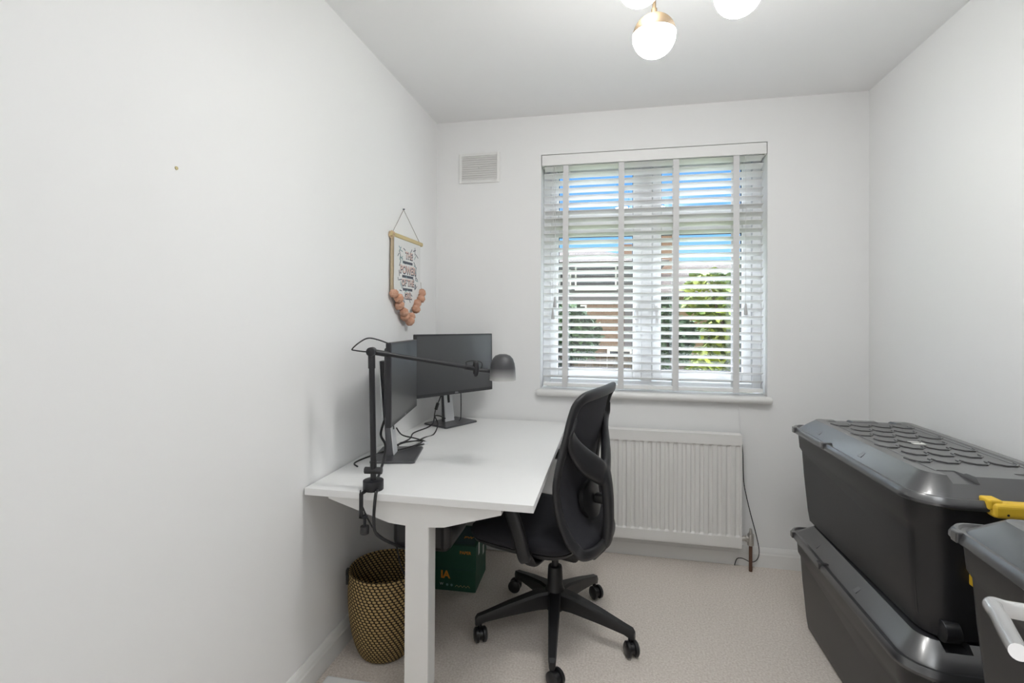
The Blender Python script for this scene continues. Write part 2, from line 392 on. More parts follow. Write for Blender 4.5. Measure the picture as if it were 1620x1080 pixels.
# ---------------------------------------------------------------- radiator
rd = empty('radiator', (.05,D,0), 0, 'white ribbed panel radiator on the wall under the window', 'radiator')
RX0, RX1 = -.285, .602; b = nb()
nr = int((RX1-RX0)/.0425); st = (RX1-RX0)/nr; prof = []
for i in range(nr):
    x = RX0 + i*st
    for t, y in ((0,0),(.30,0),(.42,.009),(.58,.011),(.74,.009),(.88,0)): prof.append((x+t*st, -.094+y))
prof.append((RX1,-.094))
def zoff(z, e): return z
vs = []
for z, fl in ((.125,1),(.178,1),(.186,0),(.648,0),(.657,1),(.708,1)):
    vs.append([b.verts.new((x, (-.097 if fl else y), z)) for x, y in prof])
for r0, r1 in zip(vs, vs[1:]):
    for k in range(len(prof)-1): b.faces.new((r0[k], r0[k+1], r1[k+1], r1[k]))
box(b, (RX0-.001,-.0965,.123), (RX0+.001,-.04,.712)); box(b, (RX1-.001,-.0965,.123), (RX1+.003,-.04,.712))
box(b, (RX0,-.097,.704), (RX1,-.04,.712), .003); box(b, (RX0,-.097,.121), (RX1,-.05,.128), .002)
link('front_panel', b, RADM, rd)
b = nb(); box(b, (RX0+.01,-.040,.14), (RX1-.01,-.032,.70), .003); link('rear_panel', b, RADM, rd)
for x in (-.2, .4): b = nb(); box(b, (x,-.032,.2), (x+.03,-.0005,.66)); link('bracket', b, RADM, rd)
vl = b = nb(); cyl(b, (RX1,-.075,.168), (RX1+.03,-.075,.168), .012, bev=.002); cyl(b, (RX1+.026,-.075,.168), (RX1+.038,-.075,.168), .017, seg=6); cyl(b, (RX1+.05,-.075,.135), (RX1+.05,-.075,.195), .0155, bev=.003); cyl(b, (RX1+.05,-.075,.195), (RX1+.05,-.075,.222), .010, .006, bev=.002)
v_ = link('valve', b, NICK, rd, smooth=True, ang=40); v_['label'] = 'dull metal radiator valve'
b = nb(); cyl(b, (RX1+.05,-.075,0.001), (RX1+.05,-.075,.136), .0085); link('pipe', b, COPPER, rd, smooth=True, ang=40)
b = nb(); sweep(b, spline([(.668,2.8885,.695),(.679,2.889,.60),(.682,2.890,.50),(.688,2.889,.417),(.715,2.889,.29),(.745,2.886,.17),(.757,2.872,.09),(.745,2.865,.045),(.715,2.862,.03),(.672,2.862,.045),(.645,2.862,.04),(.632,2.86,.005)]), .0022, 6)
wc = tag(link('wall_cable', b, CABLE, smooth=True), 'thin cable running down the wall beside the radiator valve, painted white at the top', 'cable')
b = nb(); sweep(b, spline([(.662,2.8915,.862),(.662,2.8915,.78),(.668,2.8885,.695)]), .0024, 6); link('painted_section', b, WALL, wc)['label'] = 'white painted upper stretch of the cable'

# ---------------------------------------------------------------- ceiling light
cl = empty('ceiling_light', (.18,1.58,CZ), 0, 'brass ceiling light with three glowing opal globes hanging from the ceiling', 'ceiling light')
b = nb(); lathe(b, [(0,-.001),(.17,-.001),(.172,-.006),(.172,-.022),(.168,-.028),(0,-.030)], 48); link('ceiling_plate', b, BRASS, cl, smooth=True, ang=40)
for (x, y, z, r) in ((.117,1.60,2.195,.065),(.352,1.56,2.276,.067),(.068,1.49,2.292,.063)):
    x -= .18; y -= 1.58; z -= CZ
    b = nb(); lathe(b, [(r*math.cos(a)*1.0, r*math.sin(a)) if i < 15 else (0, r*math.sin(a)) for i, a in enumerate([math.radians(-90+i*6.8) for i in range(15)])][::1] if 0 else [(max(0, r*math.cos(math.radians(-90+i*6.5))), r*math.sin(math.radians(-90+i*6.5))) for i in range(16)], 40, (x,y,z)); g = link('glass_globe', b, GLOBE, cl, smooth=True)
    b = nb(); lathe(b, [(r*1.012*math.cos(math.radians(4+i*5.7)), r*1.012*math.sin(math.radians(4+i*5.7))) for i in range(15)]+[(.009,r*1.02),(.009,r*1.02+.018),(0,r*1.02+.018)], 40, (x,y,z)); link('brass_cap', b, BRASS, cl, smooth=True, ang=50)
    b = nb(); cyl(b, (x,y,z+r), (x,y,-.028), .0055); link('rod', b, BRASS, cl, smooth=True, ang=40)

# ---------------------------------------------------------------- desk
DZ = .72
dk = empty('desk', (-.655,1.575,0), .010, 'large white rectangular desk with metal leg against the left wall', 'desk')
DW, DL = .405, 1.300     # half width, length
b = nb(); box(b, (-DW,0,DZ-.025), (DW,DL,DZ), .0015); link('desk_top', b, DESK, dk)
def underplate(y0, y1, name='support_beam'):
    b = nb(); zt = DZ-.0255; poly = [(-.325,zt),(.295,zt),(.295,zt-.022)]
    for k in range(9): a = k/8; poly.append((.10-.20*a, zt-.078-.006*math.sin(PI*a)))
    poly += [(-.325,zt-.012)]
    prism(b, poly, y0, y1, 'y'); return link(name, b, DLEG, dk)
underplate(.020, .095); underplate(DL-.095, DL-.03)
for x in (-.2, -.02): b = nb(); box(b, (x,.095,DZ-.062), (x+.04,DL-.095,DZ-.0255), .002); link('frame_rail', b, DLEG, dk)

for y in (.022, DL-.10):
    b = nb(); box(b, (-.040,y,.045), (.045,y+.072,DZ-.10), .004); box(b, (-.036,y+.004,.02), (.041,y+.068,.05), .003); lg = link('leg', b, DLEG, dk)
    yy = y-.022; b = nb(); box(b, (-.358,yy,.004), (.36,yy+.08,.021), .006); box(b, (-.345,yy+.02,.0005), (-.315,yy+.06,.005)); box(b, (.32,yy+.02,.0005), (.35,yy+.06,.005)); link('foot', b, DLEG, dk)

# black case slung under the desk
tag(link('under_desk_case', box(nb(), (-.86,1.84,.402), (-.618,2.10,.6565), .035, 5), BLK2), 'black rounded case slung under the desk behind the white leg', 'case')

# ---------------------------------------------------------------- monitors
def monitor(panel_c, panel_a, roll, tiltb, base_c, base_a, label):
    t = empty('monitor', (base_c[0], base_c[1], DZ), base_a, label, 'computer monitor', 'flat monitors on the desk')
    inv = Matrix.Translation((base_c[0], base_c[1], DZ)) @ Matrix.Rotation(base_a, 4, 'Z'); inv = inv.inverted()
    b = nb(); lo = []
    for i, z in ((.006,.0005),(0,.002),(0,.007),(.006,.010)): lo.append([(x,y,z) for x, y in rrect(.245-i, .185-i, .012, 4)])
    loft(b, lo); link('stand_base', b, BASEM, t)
    # upright leans back a little; slot near the top
    b = nb(); lo = []
    for z, yo, w, d in ((.008,.028,.066,.030),(.08,.034,.060,.028),(.20,.045,.054,.024),(.40,.062,.054,.022)): lo.append([(x,y+yo,z) for x, y in rrect(w, d, .005, 3)])
    loft(b, lo); u = link('stand_upright', b, BASEM, t)
    b = nb(); loft(b, [[(-.034,.0075,.012),(.034,.0075,.012),(.034,.0125,.012),(-.034,.0125,.012)],[(-.029,.0275,.19),(.029,.0275,.19),(.029,.0325,.19),(-.029,.0325,.19)]]); link('front_plate', b, SILV, u)
    b = nb(); loft(b, [[(-.031,.0560,.16),(.031,.0560,.16),(.031,.0600,.16),(-.031,.0600,.16)],[(-.030,.0745,.41),(.030,.0745,.41),(.030,.0785,.41),(-.030,.0785,.41)]]); link('rear_cover', b, SILV, u)
    b = nb(); lo = []
    for z, yo in ((.205,.040),(.41,.058)): lo.append([(x,y+yo,z) for x, y in rrect(.060, .030, .006, 3)])
    loft(b, lo); link('height_slider', b, BLK2, u)
    b = nb(); sweep(b, [(0,.0178,.115),(0,.0228,.158)], .009, 16, flat=(1,.25), up=(1,0,0)); link('cable_slot', b, BLK, u)
    # panel in the world frame then brought into the stand frame
    u_ = Vector((math.cos(panel_a), math.sin(panel_a), 0)); n_ = Vector((math.sin(panel_a), -math.cos(panel_a), 0))
    v_ = math.cos(tiltb)*Vector((0,0,1)) - math.sin(tiltb)*n_
    u2 = math.cos(roll)*u_ + math.sin(roll)*v_; v2 = -math.sin(roll)*u_ + math.cos(roll)*v_; n2 = u2.cross(v2)
    mt = inv @ frame(Vector(panel_c), u2, v2, n2)
    W, Hh = .535, .318
    b = nb(); box(b, (-W/2,-Hh/2,-.020), (W/2,Hh/2,0), .003, mtx=mt); box(b, (-W/2+.03,-Hh/2+.03,-.034), (W/2-.03,Hh/2-.02,-.019), .008, mtx=mt); sh = link('housing', b, BEZ, t)
    b = nb(); box(b, (-W/2+.009,-Hh/2+.017,-.0005), (W/2-.009,Hh/2-.009,.0008), 0, mtx=mt); link('screen', b, SCR, t)
    b = nb(); box(b, (-.06,-.05,-.058), (.06,.05,-.033), .006, mtx=mt); link('mount_plate', b, BLK, t)
    # neck block between mount plate and upright
    p = mt @ Vector((0,0,-.056)); b = nb(); sweep(b, [p, (0,.045,p.z-.0)], .03, 12, up=(0,0,1), power=4); link('pivot', b, BLK, t)
    text('logo', 'DELL', .011, GREYL, sh, mt @ Matrix.Translation((0,-Hh/2+.0085,.0003)))
    return t
mA = monitor((-.822,2.548,1.071), 1.025, -.010, .028, (-.903,2.700), 1.08, 'black monitor facing out of the far desk corner, on a silver stand')
mB = monitor((-.872,1.998,1.058), 1.783, -.022, .011, (-.915,2.020), 1.80, 'black monitor seen almost edge-on behind the desk lamp')
# tall black bracket behind the near monitor
# ---------------------------------------------------------------- desk lamp
lp = empty('desk_lamp', (-.818,1.607,DZ), 0, 'black jointed clamp desk lamp on the near desk edge', 'desk lamp')
b = nb(); cyl(b, (0,0,.0005), (0,0,.034), .035, bev=.002, seg=40); cyl(b, (0,0,.034), (0,0,.075), .010); link('clamp_base', b, LAMPB, lp, smooth=True, ang=40)
b = nb(); cyl(b, (-.030,-.004,.066), (.030,.004,.066), .012, bev=.001); link('knob', b, CHR, lp, smooth=True, ang=40)
b = nb(); cyl(b, (0,0,.07), (0,0,.10), .011); cyl(b, (0,0,.095), (-.010,0,.462), .0100); cyl(b, (-.009,0,.42), (-.0102,0,.470), .0122); link('lower_arm', b, LAMPB, lp, smooth=True, ang=40)
e0 = Vector((-.010,0,.478)); e1 = Vector((.285,.27,.400))
b = nb(); cyl(b, e0+Vector((.004,-.018,0)), e0+Vector((-.004,.016,0)), .0155, bev=.002); link('elbow_joint', b, LAMPB, lp, smooth=True, ang=40)
b = nb(); d_ = (e1-e0).normalized(); cyl(b, e0, e1, .0078); cyl(b, e0+d_*.012, e0+d_*.06, .0102); cyl(b, e1-d_*.04, e1, .0102); link('upper_arm', b, LAMPB, lp, smooth=True, ang=40)
b = nb(); sweep(b, spline([e1+Vector((-.002,0,.018)), e1+Vector((.004,0,.022)), e1+Vector((.007,.002,0)), e1+Vector((.005,0,-.022)), e1+Vector((0,0,-.028))]), [.004,.011,.012,.011,.005], 14); cyl(b, e1+Vector((.0,0,-.004)), e1+Vector((.055,.03,-.012)), .008); link('head_joint', b, LAMPB, lp, smooth=True, ang=50)
hc = e1 + Vector((.106,.03,.010))
b = nb(); rs = .048; pr = [(0,.046),(.015,.0455),(.029,.040),(.040,.028),(.0465,.010),(.0495,-.012),(.051,-.040),(.0515,-.055),(.0500,-.055),(.0495,-.040),(.045,.008),(.038,.026),(.026,.037),(0,.042)]
lathe(b, pr, 40); sh = link('shade', b, GLARE_FADE, lp, smooth=True, ang=60); sh.location = hc; sh['label'] = 'domed charcoal lamp shade with pale glare painted in below'
b = nb(); lathe(b, [(0,.03),(.012,.028),(.014,.0),(.022,-.012),(.022,-.02),(.012,-.032),(0,-.034)], 20, hc); link('bulb', b, WHITEP, lp, smooth=True)
b = nb(); x0 = -.012
box(b, (-.020,-.062,-.078), (-.008,-.054,.002), .001); box(b, (-.020,-.062,-.078), (.006,-.048,-.070), .001); cyl(b, (-.002,-.055,-.115), (-.002,-.055,-.066), .0045)
box(b, (-.020,-.062,.0005), (-.008,-.02,.006), .001); link('clamp', b, LAMPB, lp)
b = nb(); cyl(b, (-.002,-.055,-.130), (-.002,-.055,-.103), .0145, bev=.002); link('clamp_screw_knob', b, CHR, lp, smooth=True, ang=40)
b = nb(); sweep(b, spline([(.0,-.012,.485),(-.020,-.012,.478),(-.07,-.01,.482),(-.078,-.01,.487),(-.05,-.012,.51),(-.018,-.012,.525),(.012,0,.520),(.04,.03,.505)]), .0024, 8); link('lamp_cord', b, CABLE, lp, smooth=True); b = nb()
sweep(b, spline([e1+Vector((-.02,0,.008)), e1+Vector((-.035,0,.022)), e1+Vector((-.01,0,.030)), e1+Vector((.02,.01,.026)), e1+Vector((.028,.01,.015)), e1+Vector((.022,.01,-.005))]), .0022, 8)
link('lamp_cord', b, CABLE, lp, smooth=True)

# ---------------------------------------------------------------- cables on the desk
def cable(name, pts, r, label, cat='cable', group=None):
    b = nb(); sweep(b, spline(pts, 8), r, 8); return tag(link(name, b, CABLE, smooth=True), label, cat, group)
z = DZ+.003
cable('monitor_cable', [(-.955,2.06,.93),(-.985,2.05,.88),(-.975,1.98,.82),(-.93,1.93,.79),(-.90,1.86,.76),(-.868,1.76,z+.01),(-.835,1.66,z),(-.795,1.59,z+.004),(-.787,1.562,.715),(-.790,1.558,.64),(-.782,1.566,.585),(-.745,1.64,.52),(-.722,1.70,.485)], .0052, 'thick black cable draped over the near desk edge beside the lamp')
cable('power_cable', [(-1.00,1.83,z),(-1.035,1.87,z),(-1.03,1.95,z),(-.98,2.03,z+.01),(-.93,2.10,z+.03),(-.90,2.20,z+.02),(-.92,2.34,z),(-.90,2.42,z),(-.915,2.52,z+.03),(-.95,2.57,z+.06),(-.93,2.60,z+.055),(-.905,2.615,z+.04)], .0032, 'thin black cable looping up to the far monitor stand')
cable('display_cable', [(-.93,2.62,.90),(-.935,2.60,.87),(-.950,2.58,.82),(-.958,2.575,.76),(-.965,2.565,z+.015),(-.99,2.54,z),(-1.01,2.42,z),(-.98,2.30,z),(-.99,2.18,z),(-.95,2.08,z+.02)], .0034, 'black display cable hanging behind the far monitor and along the desk')
b = nb(); cyl(b, (-.941,2.592,.852), (-.950,2.583,.815), .0085, bev=.002); tag(link('ferrite_bead', b, BLK, smooth=True, ang=40), 'black ferrite bead clipped on the far monitor cable', 'cable bead')
cable('short_cable', [(-.852,2.72,.90),(-.852,2.725,.84),(-.852,2.725,.78),(-.853,2.722,.745),(-.86,2.715,.734)], .003, 'short black cable dropping straight behind the far monitor stand')
cable('looped_cable', [(-.94,2.06,.83),(-.93,2.10,.79),(-.91,2.20,z+.03),(-.90,2.28,z),(-.87,2.24,z),(-.90,2.16,z+.004),(-.96,2.14,z),(-.99,2.22,z),(-.93,2.27,z),(-.885,2.23,z+.008),(-.895,2.12,z+.012),(-.93,2.05,z+.012)], .003, 'black cable coiled on the desk behind the near monitor stand')
b = nb(); box(b, (-.018,-.009,0), (.018,.009,.011), .002, mtx=Matrix.Translation((-.877,2.225,DZ+.0005)) @ Matrix.Rotation(.9,4,'Z')); box(b, (-.028,-.006,.002), (-.016,.006,.009), .001, mtx=Matrix.Translation((-.877,2.225,DZ+.0005)) @ Matrix.Rotation(.9,4,'Z')); tag(link('cable_connector', b, SILV), 'small grey plug lying on the desk between the monitors', 'plug')
b = nb(); sweep(b, spline([(-.836,1.551,.735),(-.835,1.555,.69),(-.80,1.575,.60),(-.76,1.60,.55),(-.765,1.68,.50),(-.768,1.72,.42),(-.762,1.75,.36),(-.745,1.79,.30),(-.73,1.82,.22)]), .0026, 8)
tag(link('lamp_flex', b, CABLE, smooth=True), 'thin black lamp flex hanging from the clamp into the basket', 'cable')

# ---------------------------------------------------------------- basket
bs = empty('wicker_basket', (-.888,1.858,0), 0, 'tall round woven seagrass basket on the carpet beside the desk leg', 'basket')
ctl = [(0,.001),(.082,.001),(.095,.004),(.106,.02),(.121,.06),(.135,.12),(.143,.19),(.1445,.25),(.142,.30),(.1415,.325),(.139,.331),(.134,.325),(.1345,.30),(.137,.25),(.1355,.19),(.127,.12),(.113,.06),(.097,.02),(0,.012)]
pr = [ctl[0], ctl[1]]; mid = [Vector((a,0,c_)) for a, c_ in ctl[1:-1]]
pr = [ctl[0]] + [(p.x, p.z) for p in spline(mid, 4)] + [ctl[-1]]
b = nb(); lathe(b, pr, 96, uv=True); link('body', b, WEAVE, bs, smooth=True)
b = nb(); a0 = math.radians(205)
sweep(b, spline([(.147*math.cos(a0+t), .147*math.sin(a0+t), zz) for t, zz in ((-.16,.285),(-.17,.31),(-.12,.322),(0,.325),(.12,.322),(.17,.31),(.16,.285))]), .006, 8); link('handle', b, PUTTY, bs, smooth=True)

# ---------------------------------------------------------------- paper carton
px = empty('paper_carton', (-.647,2.318,0), .035, 'green lidded carton of printer paper on the carpet under the desk', 'box')
b = nb(); box(b, (-.315,0,.0005), (0,.225,.200), .001); link('body', b, GREEN, px)
b = nb(); box(b, (-.318,-.003,.105), (.003,.228,.222), .001); ld = link('lid', b, GREEN, px)
b = nb(); box(b, (-.30,.012,.2221), (-.012,.21,.2226)); link('lid_panel', b, TEAL, ld)
mf = lambda x, zz, y=-.0034: frame(Vector((x,y,zz)), Vector((1,0,0)), Vector((0,0,1)), Vector((0,-1,0)))
text('print', 'PAPER', .020, ORNG, ld, mf(-.050,.188), bold=.0004)
text('print', 'IA', .050, ORNG, px, mf(-.150,.075,-.0006), bold=.0018)
b = nb(); box(b, (-.30,-.0036,.106), (0.0,-.0031,.1075)); link('lid_edge', b, TEAL, ld)
text('print', 'W', .018, WHITEP, px, mf(-.168,.030,-.0006)); 
b = nb()
for k, x in enumerate((-.140,-.118)): cyl(b, (x,-.0008,.028), (x,-.0002,.028), .006)
link('print', b, TEALP, px)
b = nb(); sweep(b, spline([(-.100+.009*k, -.0008, .024+(.006 if k%2 else -.003)) for k in range(9)], 4), .0011, 6); link('print', b, GOLD, px)
text('print', 'PW', .030, ORNG, ld, frame(Vector((-.055,.085,.2230)), Vector((1,0,0)), Vector((0,1,0)), Vector((0,0,1))), bold=.0006)
for q0, q1 in (((.0031,.045,.160), (.0036,.070,.2215)), ((.0031,.14,.12), (.0036,.165,.165))): b = nb(); box(b, q0, q1); link('label_sticker', b, WHITEP, ld)

# ---------------------------------------------------------------- wall hanging
wh = empty('wall_banner', (L,2.426,1.71), 0, 'small white lettered cloth banner hung by twine on the left wall', 'wall hanging')
b = nb(); sweep(b, [(.012,-.195,.010),(.012,.195,.010)], .010, 12, flat=(1.05,1), up=(0,0,1), power=5); link('bar', b, GOLD, wh)
b = nb(); prism(b, [(-.165,.0),(.168,.0),(.168,-.25),(.0,-.385),(-.165,-.25)], .0165, .0175, 'x'); link('cloth', b, CLOTH, wh)
b = nb(); prism(b, [(-.185,.002),(.160,.002),(.160,-.255),(-.005,-.40),(-.185,-.262)], .008, .0135, 'x'); link('backing', b, KRAFT, wh)
b = nb(); sweep(b, [(.012,-.180,.012),(.004,-.027,.160),(.012,.180,.012)], .0013, 6); link('twine', b, STRING, wh)
b = nb(); cyl(b, (0,-.027,.162), (.010,-.027,.162), .0035, bev=.001); link('nail', b, INK, wh)
b = nb(); sweep(b, spline([(.012,-.190,.022),(.025,-.185,.012),(.012,-.180,-.008),(0.004,-.190,.004),(.012,-.190,.022)]), .006, 8); link('knot', b, BEADM, wh, smooth=True)
yf = lambda y, zz: frame(Vector((.0182,y,zz)), Vector((0,1,0)), Vector((0,0,1)), Vector((1,0,0)))
for s, sz, y, zz, m_, bo in (('THE',.050,.012,-.075,PINK,.0012),('POWER',.056,.0,-.150,PINK,.0016),('OF THE',.046,.0,-.215,PINK,.0014),('GIRL',.044,.004,-.283,PINK,.0012)):
    text('lettering', s, sz, INK, wh, yf(y+.003, zz-.003) @ Matrix.Translation((0,0,-.0004)), bold=bo*2.2)
    text('lettering', s, sz, m_, wh, yf(y, zz) @ Matrix.Translation((0,0,.0004)), bold=bo*.6)
random.seed(3)
for m_, n_ in ((INK,34),(TEALP,22)):
    b = nb()
    for k in range(n_):
        y = random.uniform(-.12,.12); zz = random.uniform(-.32,-.035)
        if abs(y) < .075 and -.25 < zz < -.05 and random.random() < .7: y = math.copysign(.1, y)*random.uniform(.85,1.2)
        if zz < -.27 and abs(y) > .06: continue
        a = random.uniform(0, PI); l_ = random.uniform(.008,.02)
        box(b, (-.0002,-l_,-.0022), (.0002,l_,.0022), 0, mtx=Matrix.Translation((.0180,y,zz)) @ Matrix.Rotation(a,4,'X'))
    for zz, hw in ((-.112,.06),(-.184,.07),(-.25,.06)): 
        if m_ == INK: box(b, (.0177,-hw,zz-.007), (.0181,hw,zz+.006))
    o = link('printed_sprigs', b, m_, wh); o['kind'] = 'stuff'
pp = [(-.178,-.275),(-.150,-.302),(-.118,-.333),(-.085,-.362),(-.050,-.392),(-.012,-.412),(.030,-.385),(.068,-.352),(.103,-.320),(.137,-.290),(.172,-.262)]
for k, (y, zz) in enumerate(pp):
    b = nb(); r = .0215+.003*((k*7)%3)*.5; bmesh.ops.create_icosphere(b, subdivisions=3, radius=r)
    for v in b.verts: v.co *= 1+random.uniform(-.10,.10)
    bmesh.ops.translate(b, vec=(.025+.010*(k%2),y+.003*(k%2),zz+.003*((k*5)%3-1)), verts=b.verts); link('pompom', b, POM, wh, smooth=True)
for y in (-.178, .172): b = nb(); sweep(b, [(.02,y,-.20),(.024,y,-.27)], .001, 6); link('pompom_string', b, STRING, wh)
# wall plug
b = nb(); cyl(b, (L-.004,1.045,1.686), (L+.002,1.045,1.686), .0045, bev=.0008); tag(link('wall_plug', b, PLUG), 'tiny yellowish wall plug alone in the left wall', 'wall plug')

# ---------------------------------------------------------------- office chair
TH = math.radians(16.5)
ch = empty('office_chair', (-.243,2.125,0), 0, 'black swivel office chair with mesh back pulled up to the desk', 'office chair')
fb = Vector((math.cos(TH), -math.sin(TH), 0)); fs = Vector((math.sin(TH), math.cos(TH), 0))
def Q(d, s, zz): return fb*d + fs*s + Vector((0,0,zz))
def interp(tab, zz):
    for (z0, v0), (z1, v1) in zip(tab, tab[1:]):
        if zz <= z1:
            t = (zz-z0)/(z1-z0); t = max(0, min(1, t)); return v0+(v1-v0)*t
    return tab[-1][1]
# five-star base
casters = [(-.56,1.982),(-.468,2.396),(-.081,2.423),(.082,2.025),(-.213,1.779)]
bb = nb(); lathe(bb, [(0,.085),(.036,.088),(.044,.10),(.044,.165),(.036,.18),(.033,.20),(.030,.262),(.028,.268),(0,.268)], 32)
for x, y in casters:
    v = Vector((x+.243, y-2.125, 0)); n = v.normalized(); ln = .335; pe = Vector((-n.y, n.x, 0))
    lo = []
    for t, zt, zb_, w in ((.02,.172,.098,.026),(.08,.168,.100,.025),(.2,.138,.088,.020),(ln-.035,.108,.074,.016),(ln-.004,.100,.062,.0145),(ln+.006,.088,.060,.010)):
        c_ = n*t; lo.append([c_+pe*w*.75+Vector((0,0,zt)), c_+pe*w+Vector((0,0,zt-.010)), c_+pe*w*.8+Vector((0,0,zb_)), c_-pe*w*.8+Vector((0,0,zb_)), c_-pe*w+Vector((0,0,zt-.010)), c_-pe*w*.75+Vector((0,0,zt))])
    loft(bb, lo)
link('star_base', bb, BLK, ch, smooth=True, ang=35)
random.seed(5)
for (x, y), ca in zip(casters, (2.4, .3, 2.6, 2.3, 2.9)):
    v = Vector((x+.243, y-2.125, 0)); n = v.normalized(); p = n*.322
    ax = Vector((math.cos(ca+1.2), math.sin(ca+1.2), 0)); tr = Vector((-ax.y, ax.x, 0))*.016
    b = nb(); cyl(b, p+Vector((0,0,.045)), p+Vector((0,0,.072)), .008, seg=16); c0 = p+tr+Vector((0,0,.030))
    sweep(b, [c0-ax*.010, c0+ax*.010], [.020,.020], 20); cs = link('caster', b, BLK2, ch, smooth=True, ang=40)
    for s in (-1, 1):
        b = nb(); sweep(b, [c0+ax*s*.008, c0+ax*s*.010, c0+ax*s*.020, c0+ax*s*.026], [.026,.0292,.0292,.022], 28); link('wheel', b, BLK2, cs, smooth=True, ang=40)
b = nb(); cyl(b, (0,0,.262), (0,0,.345), .0145); link('gas_lift', b, CHR, ch, smooth=True, ang=40)
b = nb(); mt = frame(Vector((0,0,0)), fb, fs, Vector((0,0,1)))
box(b, (-.13,-.085,.335), (.13,.085,.392), .018, 3, mtx=mt); sweep(b, [Q(.10,0,.362), Q(.17,0,.368), Q(.202,0,.40)], [.034,.032,.026], 14, up=fs, power=3); link('mechanism', b, BLK, ch, smooth=True, ang=50)
# seat
def superloop(hw, hd, cd_, zz, n=40, p=4.2, dip=0):
    out = []
    for k in range(n):
        a = 2*PI*k/n; c, s = math.cos(a), math.sin(a)
        x = math.copysign(abs(c)**(2/p), c)*hd; y = math.copysign(abs(s)**(2/p), s)*hw
        zq = zz - (max(0, -(x)/hd-.55)**2*dip)
        out.append(Q(cd_+x, y, zq))
    return out
b = nb(); loft(b, [superloop(h_, d__, -.085, zz, dip=dp) for h_, d__, zz, dp in ((.15,.16,.385,0),(.215,.205,.388,.02),(.232,.225,.400,.05),(.236,.230,.412,.08))]); link('seat_shell', b, CHR, ch, smooth=True, ang=50)
b = nb(); loft(b, [superloop(h_, d__, -.085, zz, dip=dp) for h_, d__, zz, dp in ((.232,.226,.4125,.08),(.243,.237,.425,.10),(.246,.240,.445,.12),(.240,.234,.466,.13),(.222,.216,.480,.13),(.17,.165,.487,.10),(.08,.08,.486,.03))]); link('seat', b, SEATF, ch, smooth=True)
# backrest
d0t = [(.41,.200),(.43,.178),(.46,.155),(.50,.135),(.55,.117),(.62,.102),(.70,.100),(.78,.115),(.85,.134),(.93,.150),(.98,.162),(1.01,.176),(1.03,.192)]
hwt = [(.41,.150),(.43,.185),(.47,.210),(.55,.225),(.70,.232),(.85,.226),(.93,.222),(.99,.212),(1.03,.190)]
def sd_(zz):
    return (interp(d0t, zz-.015)+interp(d0t, zz)+interp(d0t, zz+.015))/3
def BP(s, zz, off=0):
    hw = .235; return Q(sd_(zz) + .030*(1-min(1,(s/hw)**2)) + off, s, zz)
path = []; ups = []
zl = [.45,.48,.52,.57,.63,.69,.75,.81,.87,.92,.96,.985]
near = [BP(-interp(hwt, zz), zz) for zz in zl]; far = [BP(interp(hwt, zz), zz) for zz in zl]
top = [BP(s, zz) for s, zz in ((-.203,1.004),(-.180,1.019),(-.12,1.024),(-.06,1.026),(0,1.026),(.06,1.026),(.12,1.024),(.180,1.019),(.203,1.004))]
bot = [BP(s, zz) for s, zz in ((.190,.432),(.15,.422),(.09,.418),(0,.418),(-.09,.418),(-.15,.422),(-.190,.432))]
ctl = near + top + far[::-1] + bot
P_ = spline(ctl + [ctl[0]], 4)[:-1]
b = nb(); cen = Q(.17,0,.72); 
ups = []
for p in P_: q = (p-cen); q = q - fb*q.dot(fb); ups.append(q.normalized())
sweep(b, P_, .0205, 14, closed=True, flat=(1.0,.55), up=ups, power=3)
link('back_frame', b, CHR, ch, smooth=True)
b = nb(); nz, ns = 30, 20; gr = []
for i in range(nz+1):
    zz = .43 + (1.018-.43)*i/nz; hw = interp(hwt, zz)-.004; gr.append([b.verts.new(BP(-hw+2*hw*k/ns, zz, -.004)) for k in range(ns+1)])
for i in range(nz):
    for k in range(ns): b.faces.new((gr[i][k], gr[i][k+1], gr[i+1][k+1], gr[i+1][k]))
mm = link('back_mesh', b, MESHF, ch, smooth=True); md = mm.modifiers.new('s', 'SOLIDIFY'); md.thickness = .003; bake(mm)
# spine: Y shaped
b = nb()
sweep(b, spline([Q(.190,0,.385), Q(.220,0,.415), Q(.230,0,.47), Q(.232,0,.54), Q(.227,0,.62), Q(.212,0,.69), Q(.195,0,.735)], 6), [.022,.030,.030,.028,.030,.036,.032], 16, up=fs, flat=(1,.72), power=3)
for s in (-1, 1):
    sweep(b, spline([Q(.212,0,.675), Q(.206,s*.045,.708), Q(.190,s*.095,.742), Q(.170,s*.150,.785), Q(.155,s*.195,.840), Q(.154,s*.215,.90), Q(.166,s*.212,.95)], 6), [.040,.048,.050,.046,.034,.021,.012], 14, up=[Vector((0,0,1))]*37, flat=(1,.42), power=3)
sp_ = link('spine', b, CHR, ch); md = sp_.modifiers.new('r', 'REMESH'); md.mode = 'VOXEL'; md.voxel_size = .0045; md.use_smooth_shade = True; md2 = sp_.modifiers.new('s', 'SMOOTH'); md2.factor = .5; md2.iterations = 8; bake(sp_)
b = nb(); lo = []
for zz, hw, th in ((.515,.030,.004),(.53,.070,.009),(.56,.095,.011),(.60,.100,.012),(.635,.085,.011),(.655,.050,.007),(.662,.02,.004)):
    lo.append([Q(interp(d0t, zz)+.030*(1-(s/.235)**2)+.022+o_, s, zz) for s, o_ in [(-hw+2*hw*k/8, -th) for k in range(9)]+[(hw-2*hw*k/8, th*(1-((k-4)/4.4)**2)+.002) for k in range(9)]])
loft(b, lo); box(b, (.175,-.02,.57), (.22,.02,.605), .006, mtx=mt); link('lumbar_pad', b, BLK, ch, smooth=True, ang=60)
